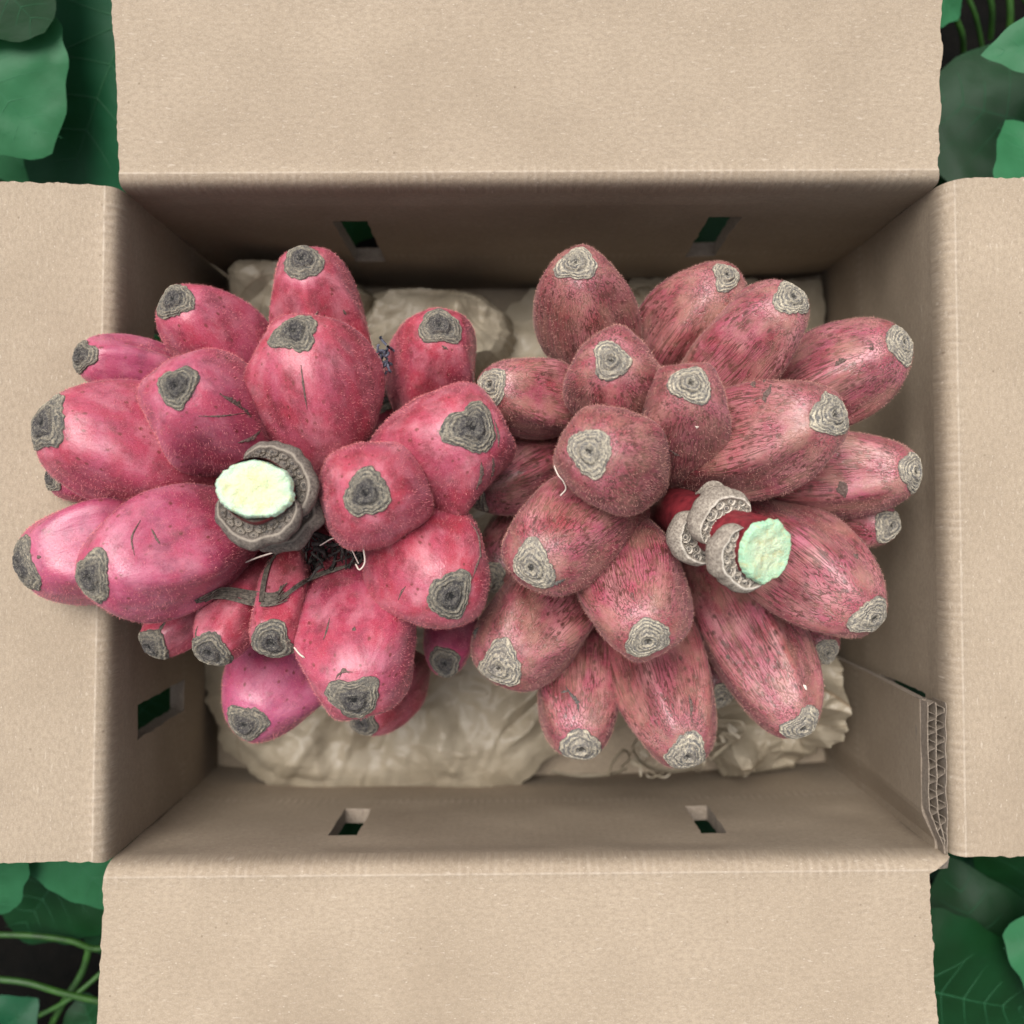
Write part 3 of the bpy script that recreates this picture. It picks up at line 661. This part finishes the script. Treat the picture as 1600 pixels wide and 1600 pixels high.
# marks on the skins, laid on the surface
scab(BL_[4], [(343, 615), (362, 628), (380, 640), (392, 652)], 5.0); scab(BL_[4], [(310, 650), (345, 650), (386, 645)], 1.2); scab(BL_[4], [(372, 692), (392, 684), (408, 672)], 3.2)
scab(BL_[1], [(470, 570), (474, 600), (480, 640)], 1.5)
scab(BL_[17], [(772, 655), (778, 680), (779, 700)], 2.2); scab(BL_[17], [(752, 722), (750, 745), (744, 765)], 4.5); scab(BL_[17], [(770, 715), (769, 735), (765, 752)], 3.2)
scab(BL_[15], [(735, 815), (746, 835), (750, 865), (744, 885), (738, 905)], 1.9)
scab(BL_[8], [(219, 813), (206, 840), (210, 868)], 1.4); scab(BL_[8], [(236, 826), (245, 842)], 1.4); scab(BL_[8], [(241, 838), (250, 850)], 1.8)
scab(BL_[13], [(530, 1060), (537, 1046), (545, 1052)], 1.8); scab(BL_[13], [(550, 983), (553, 984), (556, 984)], 5.5, jag=.1); scab(BL_[13], [(515, 965), (511, 985), (505, 1000)], 1.5)
scab(BL_[13], [(524, 1062), (529, 1054), (538, 1050), (552, 1050)], 1.6)
scab(BL_[0], [(536, 484), (541, 492)], 2.4); scab(BL_[0], [(497, 486), (490, 496)], 1.8); scab(BL_[18], [(690, 540), (700, 546)], 2.)
scab(BL_[7], [(58, 868), (61, 870), (64, 870)], 3., jag=.2); scab(BL_[9], [(262, 966), (250, 985), (238, 1000)], 3.5, 'fibre'); scab(BL_[10], [(309, 978), (306, 990), (308, 1003)], 1.4)
scab(BL_[15], [(622, 938), (628, 925), (634, 916)], 1.3); scab(BL_[2], [(262, 452), (268, 447), (276, 444)], 3, 'ring')
scab(BR_[7], [(1158, 588), (1166, 592)], 5., 'scab'); scab(BR_[7], [(1172, 600), (1180, 604)], 6.); scab(BR_[7], [(1205, 600), (1202, 612), (1196, 622), (1196, 630)], 4.5); scab(BR_[7], [(1190, 592), (1194, 597)], 4.)
scab(BR_[8], [(1312, 752), (1318, 762), (1320, 778)], 11, 'scab', .4); scab(BR_[3], [(1304, 572), (1314, 566), (1323, 562)], 5.); scab(BR_[3], [(1358, 545), (1366, 545)], 4)
scab(BR_[14], [(883, 1072), (892, 1085), (902, 1098), (904, 1112)], 3.2, 'ring'); scab(BR_[14], [(876, 1082), (888, 1080)], 2.2, 'ring')
scab(BR_[17], [(1333, 866), (1340, 874)], 4.5); scab(BR_[16], [(1135, 1023), (1140, 1030)], 3.5); scab(BR_[6], [(1046, 703), (1056, 709), (1062, 712)], 2.); scab(BR_[16], [(1255, 1070), (1260, 1078)], 3., 'thread')
scab(BR_[6], [(1086, 666), (1089, 667), (1092, 667)], 1.6, 'thread'); scab(BR_[11], [(850, 908), (866, 910), (884, 905)], 4.0, 'ring'); scab(BR_[12], [(748, 980), (744, 990), (742, 998)], 4., 'ring')
scab(BR_[15], [(1076, 1085), (1080, 1105), (1079, 1120)], 3., 'scab', 1.2)

# dried flower strands across the lower left of the pink bunch
def drape(pts, off=3, n=40, bans=BL_): return np.array([hit_all(bans, q[0], q[1], off, -20) for q in smooth_path([(x, y, 0) for x, y in pts], n)])
def sm(p, k=5):
    q = p.copy()
    for _ in range(k): q[1:-1] = (q[:-2] + q[1:-1] * 2 + q[2:]) / 4
    return q
parts = []
for k in range(13):
    o = (k - 6) * 1.7
    parts.append(tube(sm(drape([(312 + random.uniform(-8, 14), 940 + o * .2), (345, 926 + o * .8), (395, 935 + o * 1.1), (430, 936 + o * .9), (442 + random.uniform(-8, 10), 924 + o * 1.3)], 2 + random.random() * 4), 8), random.uniform(.7, 1.1)))
for k in range(5):
    o = (k - 2) * 1.6
    parts.append(tube(sm(drape([(440, 935 + o), (470, 912 + o), (500, 897 + o), (530, 888 + o * .6), (558, 878)], 4 + random.random() * 4), 8), 1.0))
for k in range(4):
    o = (k - 1.5) * 2
    parts.append(tube(sm(drape([(408 + o, 940), (412 + o, 910), (420 + o, 880), (432 + o, 862)], 4), 8), 1.0))
f = mesh_obj('dried_fibre', *join(parts), MT['fibre'], LB); f['kind'] = 'stuff'
parts = []
g = np.random.RandomState(5)
for k in range(70):
    c = np.array([g.uniform(478, 566), g.uniform(836, 892)]); hh = g.uniform(-40, 70)
    a = P(c[0], c[1], hh); seg = [a]; dv = g.randn(3) * np.array([1, 1, .5])
    for q in range(4): dv = dv * .7 + g.randn(3) * .7; seg.append(seg[-1] + dv * 7)
    parts.append(tube(smooth_path(seg, 8), np.linspace(3.6, .8, 8) * g.uniform(.5, 1.2), 5))
f = mesh_obj('dried_flower', *join(parts), MT['black'], LB); f['kind'] = 'stuff'
for pth, r_ in (([(500, 852, 110), (525, 840, 130), (545, 852, 120), (560, 880, 100)], 1.0), ([(567, 852, 150), (570, 878, 140), (562, 890, 130), (556, 882, 120)], 1.3), ([(380, 880, 60), (400, 872, 70), (425, 864, 60)], 1.3)):
    mesh_obj('flower_thread', *tube(smooth_path([P(*p) for p in pth], 26), r_, 6), MT['thread'], LB)
f = mesh_obj('flower_thread', *tube(sm(drape([(460, 1012), (468, 1022), (475, 1027)], 3, 16), 3), 1.4, 6), MT['thread'], LB)
mesh_obj('flower_thread', *tube(smooth_path([P(866, 728, 200), P(872, 742, 205), P(880, 752, 200), P(884, 764, 190), P(876, 774, 180)], 26), 1.1, 6), MT['thread'], RB)
# grey dried flower poking out behind the tall pink bananas
parts = []
for k in range(26):
    a = P(598 + g.uniform(-8, 8), 555 + g.uniform(-16, 22), g.uniform(-20, 30)); b_ = a + g.randn(3) * 10; parts.append(tube(smooth_path([a, (a + b_) / 2 + g.randn(3) * 4, b_], 8), 2.2, 5))
f = mesh_obj('dried_flower', *join(parts), simple('grey_dried_flower', (.14, .15, .19), .9, 900, (.03, .03, .04), .1), LB); f['kind'] = 'stuff'
# thin papery bract left on the right stalk
parts = []
for s_ in range(1):
    n = 14; t = np.linspace(0, 1, n); mid = smooth_path([P(1086, 772, 150), P(1105, 762, 165), P(1125, 762, 165), P(1140, 770, 155)], n)
    wv = 9 * np.sin(np.pi * np.clip(t, .06, .9)); V = np.stack([mid + np.array([0, 1, 0]) * wv[:, None], mid + np.array([0, 0, 4]), mid - np.array([0, 1, .5]) * wv[:, None]], 1).reshape(-1, 3)
    mesh_obj('dry_bract', V, grid_faces(n, 3), MT['corkR'], RB)

# ------------------------------------------------------------------ crumpled paper
def poly_radius(poly, c, th):
    poly = np.asarray(poly, float); out = np.zeros_like(th)
    for k, a in enumerate(th):
        d = np.array([math.cos(a), math.sin(a)]); best = 0
        for i in range(len(poly)):
            p, q = poly[i] - c, poly[(i + 1) % len(poly)] - c; e = q - p; den = d[0] * e[1] - d[1] * e[0]
            if abs(den) < 1e-9: continue
            t = (p[0] * e[1] - p[1] * e[0]) / den; u = (p[0] * d[1] - p[1] * d[0]) / den
            if t > 0 and 0 <= u <= 1: best = max(best, t)
        out[k] = best
    k = np.ones(3) / 3
    return np.convolve(np.concatenate([out[-1:], out, out[:1]]), k, 'valid')
def crumple(x, y, seed, amp):
    g = np.random.RandomState(seed); h = 0; cr_ = 0
    wx = x + 12 * fbm(v3(x / 170, y / 170, seed), 2, seed); wy = y + 12 * fbm(v3(x / 170, y / 170, seed + 9), 2, seed + 1)
    for i, lam in enumerate((290, 200, 140, 95, 64, 42, 28)):
        for r_ in range(2):
            a = g.rand() * math.pi; ph = g.rand() * 10; u = (wx * math.cos(a) + wy * math.sin(a)) / lam + ph + .35 * vn(v3(x / lam / 2.2, y / lam / 2.2, i * 7 + r_ + seed + 50)); kf = np.floor(u).astype(np.int64); ra = _h(kf, kf * 0 + i * 2 + r_, kf * 0 + seed, 5) * 2 - .6
            tri = 1 - 2 * np.abs((u % 1) * 2 - 1); gate = np.clip(.5 + 2.2 * vn(v3(x / lam * .9, y / lam * .9, i * 3 + r_ + seed)), 0, 1.2)
            h = h + (tri + 1) * .5 * ra * lam * gate * (.46 if lam > 60 else .24); cr_ = np.maximum(cr_, np.clip((np.abs(tri) - .93) / .07, 0, 1) * np.clip(gate * 1.4 - .7, 0, 1) * np.abs(ra) * (lam > 70))
    return h * amp, cr_
def paper(label, poly, hc, rise, amp, seed, centre=None, drop=60, up=None):
    poly = [P(a, b, hc)[:2] for a, b in poly]; c = np.mean(poly, 0) if centre is None else P(*centre, hc)[:2]
    nt_, nr_ = 420, 150; th = np.arange(nt_) * 2 * math.pi / nt_; R_ = poly_radius(poly, c, th)
    R_ = R_ * (1 + .018 * vn(v3(np.cos(th) * 14, np.sin(th) * 14, seed)) + .012 * vn(v3(np.cos(th) * 40, np.sin(th) * 40, seed)))
    rh = np.linspace(.002, 1, nr_) ** .72; RH, TH = np.meshgrid(rh, th, indexing='ij')
    x = c[0] + RH * R_ * np.cos(TH); y = c[1] + RH * R_ * np.sin(TH)
    h, crs = crumple(x, y, seed, amp)
    z = hc + rise * (1 - RH ** 3) + h * np.clip((1.02 - RH) / .25, .35, 1) - drop * np.clip((RH - .86) / .14, 0, 1) ** 1.6
    if up: z = z + up(x, y)
    z = np.maximum(z, -H + 2 + 3 * np.abs(vn(v3(x / 20, y / 20, seed))))
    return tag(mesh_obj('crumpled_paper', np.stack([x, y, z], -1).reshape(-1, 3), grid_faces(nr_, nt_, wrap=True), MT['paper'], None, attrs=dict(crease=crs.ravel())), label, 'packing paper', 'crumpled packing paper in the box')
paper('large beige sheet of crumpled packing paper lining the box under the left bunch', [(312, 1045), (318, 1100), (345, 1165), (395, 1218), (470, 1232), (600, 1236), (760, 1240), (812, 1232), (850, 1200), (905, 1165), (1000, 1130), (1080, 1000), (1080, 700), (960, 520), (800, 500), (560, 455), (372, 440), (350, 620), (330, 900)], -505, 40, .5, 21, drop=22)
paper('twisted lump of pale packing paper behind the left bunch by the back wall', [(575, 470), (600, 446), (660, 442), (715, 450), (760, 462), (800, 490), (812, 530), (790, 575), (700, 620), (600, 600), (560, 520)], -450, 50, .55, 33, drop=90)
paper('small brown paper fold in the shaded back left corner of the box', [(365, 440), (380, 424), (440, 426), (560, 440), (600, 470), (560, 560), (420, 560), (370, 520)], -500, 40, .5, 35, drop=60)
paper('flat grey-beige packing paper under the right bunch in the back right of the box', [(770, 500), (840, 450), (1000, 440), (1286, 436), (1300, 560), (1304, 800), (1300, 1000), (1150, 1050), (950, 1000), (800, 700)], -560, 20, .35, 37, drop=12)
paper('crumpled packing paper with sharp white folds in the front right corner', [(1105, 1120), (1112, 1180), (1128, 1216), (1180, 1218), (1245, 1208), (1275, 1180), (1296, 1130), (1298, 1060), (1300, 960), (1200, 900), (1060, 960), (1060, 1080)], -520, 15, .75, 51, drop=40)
# curled paper strips at the front wall
g = np.random.RandomState(12)
for pts, wd, lab in (([(862, 1205, -430), (900, 1212, -430), (950, 1210, -425), (980, 1200, -430)], 4, 'thin white curved paper strip lying left along the front wall'),
                 ([(950, 1212, -420), (958, 1190, -410), (975, 1172, -415), (985, 1185, -420), (970, 1200, -425)], 5, 'small looped paper strip below the longest streaked banana'),
                 ([(1000, 1150, -420), (990, 1170, -410), (1010, 1196, -415), (1050, 1205, -420), (1100, 1196, -420)], 5, 'long bent paper strip curling under the lowest banana tips')):
    n = 40; q = smooth_path([P(*p) for p in pts], n); T = np.gradient(q, axis=0); N = np.cross(T, [0, 0, 1.]); N /= np.linalg.norm(N, axis=1)[:, None]
    V = np.stack([q + np.array([0, 0, wd * 2.2]) + N * 1.5, q + N * 3, q - np.array([0, 0, wd * 2.2]) - N * 1.], 1).reshape(-1, 3)
    tag(mesh_obj('paper_strip', V, grid_faces(n, 3), MT['paper']), lab, 'paper strip', 'curled paper strips by the front wall')
parts = []
for k in range(46):
    a = P(g.uniform(985, 1170), g.uniform(1135, 1198), g.uniform(-470, -420)); d1 = g.randn(3) * np.array([16, 12, 6]); d2 = g.randn(3) * np.array([16, 12, 6])
    q = smooth_path([a, a + d1, a + d1 + d2, a + d2], 14); wd = g.uniform(1.5, 3.5)
    T = np.gradient(q, axis=0); N = np.cross(T, g.randn(3)); N /= np.linalg.norm(N, axis=1)[:, None]
    parts.append((np.stack([q + N * wd, q - N * wd], 1).reshape(-1, 3), grid_faces(14, 2)))
f = tag(mesh_obj('shredded_paper', *join(parts), MT['paper']), 'tangle of thin shredded paper under the lowest right banana tips', 'shredded paper'); f['kind'] = 'stuff'

# ------------------------------------------------------------------ ground and foliage
n = 160; xs = np.linspace(-1, 1, n); xs = np.sign(xs) * np.abs(xs) ** 3 * 90000; X, Y = np.meshgrid(xs, xs, indexing='ij')
hh = -Z0 + 8 * fbm(v3(X / 90, Y / 90, 0), 3, 4) * np.clip((np.maximum(abs(X) - 720, abs(Y) - 620)) / 120, 0, 1) - 6
go = mesh_obj('ground', np.stack([X, Y, hh], -1).reshape(-1, 3), grid_faces(n, n, flip=True), MT['soil']); go['kind'] = 'structure'

HEART = np.array([(0, 1.0), (8, .93), (20, .80), (38, .69), (60, .60), (85, .535), (110, .50), (135, .475), (152, .43), (166, .30), (175, .14), (180, .08)])
def leaf_geo(pet, tip, fold=.18, wave=5, seed=0, wide=1., lobes=0., roll=0.):
    pet = np.array(pet, float); tip = np.array(tip, float); ax = tip - pet; Ln = np.linalg.norm(ax); ax /= Ln
    up = np.array([0, 0, 1.]); sd_ = np.cross(up, ax); sd_ /= np.linalg.norm(sd_); up = np.cross(ax, sd_)
    sd_, up = sd_ * math.cos(roll) + up * math.sin(roll), up * math.cos(roll) - sd_ * math.sin(roll)
    nt_, nr_ = 96, 22; ph = np.arange(nt_) * 2 * math.pi / nt_ - math.pi; deg = np.degrees(np.abs(ph))
    rr = np.interp(deg, HEART[:, 0], HEART[:, 1]); rr = rr * (1 + .02 * np.sin(ph * 17 + seed) + lobes * (np.cos(deg * math.pi / 180 * 3.2) - 1) * .5 * (deg < 150)) * Ln
    rh = np.linspace(.01, 1, nr_); RH, PH = np.meshgrid(rh, ph, indexing='ij')
    u = RH * rr * np.cos(PH); v = RH * rr * np.sin(PH) * wide
    def zf(u, v):
        return fold * np.abs(v) - .16 * Ln * ((np.hypot(u, v) / Ln) ** 2) + wave * vn(v3(u / 70, v / 70, seed)) + wave * .7 * vn(v3(u / 30, v / 30, seed + 4)) * np.clip(np.hypot(u, v) / Ln * 1.4, 0, 1)
    pos = lambda u, v, o=0: pet + u[..., None] * ax + v[..., None] * sd_ + (zf(u, v) + o)[..., None] * up
    blade = (pos(u, v).reshape(-1, 3), grid_faces(nr_, nt_, wrap=True))
    veins = []
    def vein(p0, p1, r0, r1, cv):
        t = np.linspace(0, 1, 16); a = np.array(p0); b = np.array(p1); m = (a + b) / 2 + np.array(cv)
        uu = (1 - t) ** 2 * a[0] + 2 * t * (1 - t) * m[0] + t * t * b[0]; vv = (1 - t) ** 2 * a[1] + 2 * t * (1 - t) * m[1] + t * t * b[1]
        veins.append(tube(pos(uu, vv, -.25 * r0), np.linspace(r0, r1, 16) * .75, 6))
    vein((0, 0), (Ln * .97, 0), Ln * .010 + .6, .5, (0, 0))
    for sg in (-1, 1):
        for dg, fr in ((42, .62), (82, .50), (128, .43)):
            a = math.radians(dg); vein((0, 0), (Ln * fr * math.cos(a), sg * Ln * fr * math.sin(a) * wide), Ln * .007 + .4, .35, (Ln * .05, 0))
        for st in (.22, .38, .53, .67, .8):
            wv = np.interp(st, [0, .3, .6, 1], [.5, .42, .24, 0]) * .9 * wide; vein((Ln * st, 0), (Ln * (st + .16), sg * Ln * wv), Ln * .005 + .3, .3, (-Ln * .02, sg * Ln * .02))
    return blade, join(veins)
def leaf(root, pet, tip, mat, seed=0, stemto=None, **kw):
    bl, ve = leaf_geo(pet, tip, seed=seed, **kw); o = mesh_obj('leaf', *bl, MT[mat], root); mesh_obj('vein', *ve, MT['vein'] if mat == 'leafA' else MT['vein_dark'], o)
    if stemto is not None:
        pet = np.array(pet, float); st = np.array(stemto, float); mesh_obj('leaf_stalk', *tube(smooth_path([pet, pet * .5 + st * .5 + np.array([0, 0, 30]), st], 20), np.linspace(3, 5, 20), 8), MT['stem'], root)
def vine(label, base): return thing('vine_plant', label, 'vine', base, 'leafy vines round the box')
def stem(root, pts, r=6): mesh_obj('stem', *tube(smooth_path([P(*p) for p in pts], 30), r, 10), MT['stem'], root)
v = vine('light and dark green heart-leaved vine beyond the back left corner of the box', P(100, 150, -Z0))
leaf(v, P(-60, 70, -170), P(70, 232, -190), 'leafA', 3, wide=1.35, fold=.06, stemto=P(-80, 200, -640))
leaf(v, P(205, 30, -260), P(60, 345, -330), 'leafB', 4, wide=1.0, fold=.10, wave=3, stemto=P(260, 30, -640))
leaf(v, P(-40, -70, -120), P(62, 44, -130), 'leafC', 5, wide=1.5, fold=.05, wave=2, stemto=P(-60, -60, -640))
leaf(v, P(180, -50, -350), P(100, 60, -380), 'leafC', 6, wide=1.3, stemto=P(200, -60, -640))
leaf(v, P(-20, 190, -420), P(60, 290, -450), 'leafA', 7, stemto=P(-30, 230, -640)); leaf(v, P(-60, 250, -480), P(40, 262, -480), 'leafC', 8, stemto=P(-70, 260, -640))
stem(v, [(-40, 240, -500), (30, 246, -500), (90, 262, -510), (200, 290, -540)], 5); stem(v, [(50, 170, -600), (60, 220, -560), (90, 300, -560)], 8)
v = vine('glossy dark green vine with round leaves beyond the back right corner of the box', P(1540, 150, -Z0))
leaf(v, P(1660, 210, -330), P(1440, 130, -350), 'leafC', 13, wide=1.35, fold=.05, wave=4, stemto=P(1690, 240, -640))
leaf(v, P(1700, 60, -140), P(1548, 75, -130), 'leafA', 14, wide=.75, fold=.2, stemto=P(1720, 80, -640))
leaf(v, P(1650, 330, -160), P(1585, 175, -180), 'leafA', 15, wide=.9, stemto=P(1690, 350, -640))
leaf(v, P(1440, -20, -300), P(1510, 18, -320), 'leafA', 16, wide=1.3, stemto=P(1420, -40, -640)); leaf(v, P(1600, 330, -430), P(1450, 240, -430), 'leafC', 17, wide=1.3, stemto=P(1640, 340, -640))
for k, (a, b_) in enumerate((((1500, -30), (1535, 75)), ((1540, -30), (1548, 60)), ((1575, -30), (1570, 90)), ((1590, -20), (1630, 80)), ((1490, 20), (1505, 90)))):
    stem(v, [(*a, -420), ((a[0] + b_[0]) / 2 + 6, (a[1] + b_[1]) / 2, -450), (*b_, -500)], 5 + k % 3)
v = vine('dark vine with bare crossing green stems below the front left corner of the box', P(80, 1500, -Z0))
leaf(v, P(-60, 1330, -200), P(8, 1440, -240), 'leafA', 23, wide=1.2, fold=.05, stemto=P(-70, 1300, -640))
leaf(v, P(90, 1310, -260), P(190, 1430, -300), 'leafA', 24, wide=.8, fold=.1, stemto=P(60, 1290, -640))
leaf(v, P(120, 1330, -420), P(10, 1480, -440), 'leafC', 25, wide=1.1, stemto=P(140, 1310, -640)); leaf(v, P(250, 1400, -430), P(120, 1480, -450), 'leafC', 26, wide=1.3, stemto=P(290, 1400, -640))
leaf(v, P(-30, 1640, -380), P(50, 1570, -380), 'leafB', 27, wide=1.3, stemto=P(-50, 1660, -640)); leaf(v, P(160, 1650, -430), P(120, 1560, -420), 'leafC', 28, wide=1.2, stemto=P(180, 1690, -640))
stem(v, [(-30, 1460, -400), (50, 1462, -400), (110, 1470, -410), (145, 1482, -420), (180, 1480, -430)], 6); stem(v, [(140, 1480, -425), (128, 1520, -430), (100, 1565, -430), (70, 1620, -440)], 7)
stem(v, [(-30, 1528, -370), (40, 1535, -370), (100, 1552, -380), (180, 1570, -400)], 6.5); stem(v, [(55, 1590, -400), (110, 1560, -390), (170, 1510, -400)], 5)
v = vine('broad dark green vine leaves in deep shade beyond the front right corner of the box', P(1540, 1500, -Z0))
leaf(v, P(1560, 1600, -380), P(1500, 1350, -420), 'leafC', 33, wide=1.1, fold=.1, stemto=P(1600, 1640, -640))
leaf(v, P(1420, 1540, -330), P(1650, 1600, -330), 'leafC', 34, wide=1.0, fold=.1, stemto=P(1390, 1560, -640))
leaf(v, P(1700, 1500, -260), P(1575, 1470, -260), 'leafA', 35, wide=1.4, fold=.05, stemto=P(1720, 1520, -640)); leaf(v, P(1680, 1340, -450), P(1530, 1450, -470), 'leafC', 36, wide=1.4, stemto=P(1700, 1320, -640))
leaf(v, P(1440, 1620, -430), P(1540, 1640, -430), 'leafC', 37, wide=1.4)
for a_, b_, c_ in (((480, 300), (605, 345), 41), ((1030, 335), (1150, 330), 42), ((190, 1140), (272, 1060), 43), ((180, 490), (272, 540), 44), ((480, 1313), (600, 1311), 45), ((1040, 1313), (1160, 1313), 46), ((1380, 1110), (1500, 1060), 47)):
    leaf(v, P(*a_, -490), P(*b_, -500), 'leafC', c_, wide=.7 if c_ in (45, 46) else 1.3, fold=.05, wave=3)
# leaves seen through the vents and spreading away from the box
parts = []; vparts = []
g = np.random.RandomState(9); cnt = 0
while cnt < 330:
    rad = 700 + 2600 * g.rand() ** 1.7; a = g.rand() * 2 * math.pi; x, y = rad * math.cos(a), rad * math.sin(a)
    dx = max(abs(x) - 690, 0); dy = max(abs(y) - 600, 0)
    inframe = abs(x) < 1130 and abs(y) < 1130
    if dx + dy < 45: continue
    h = g.uniform(-600, -470) if inframe else g.uniform(-520, -250) - 0
    sz = g.uniform(90, 170) if not inframe else g.uniform(60, 110)
    if inframe and dx > 0 and dy > 0 and g.rand() < .55: cnt += 1; continue
    b_ = g.rand() * 2 * math.pi; q = np.array([x + sz * math.cos(b_), y + sz * math.sin(b_), h - g.uniform(0, 40)])
    if abs(q[0]) < 730 and abs(q[1]) < 640: continue
    bl, ve = leaf_geo((x, y, h), q, seed=cnt, wide=g.uniform(.8, 1.3)); parts.append(bl); cnt += 1
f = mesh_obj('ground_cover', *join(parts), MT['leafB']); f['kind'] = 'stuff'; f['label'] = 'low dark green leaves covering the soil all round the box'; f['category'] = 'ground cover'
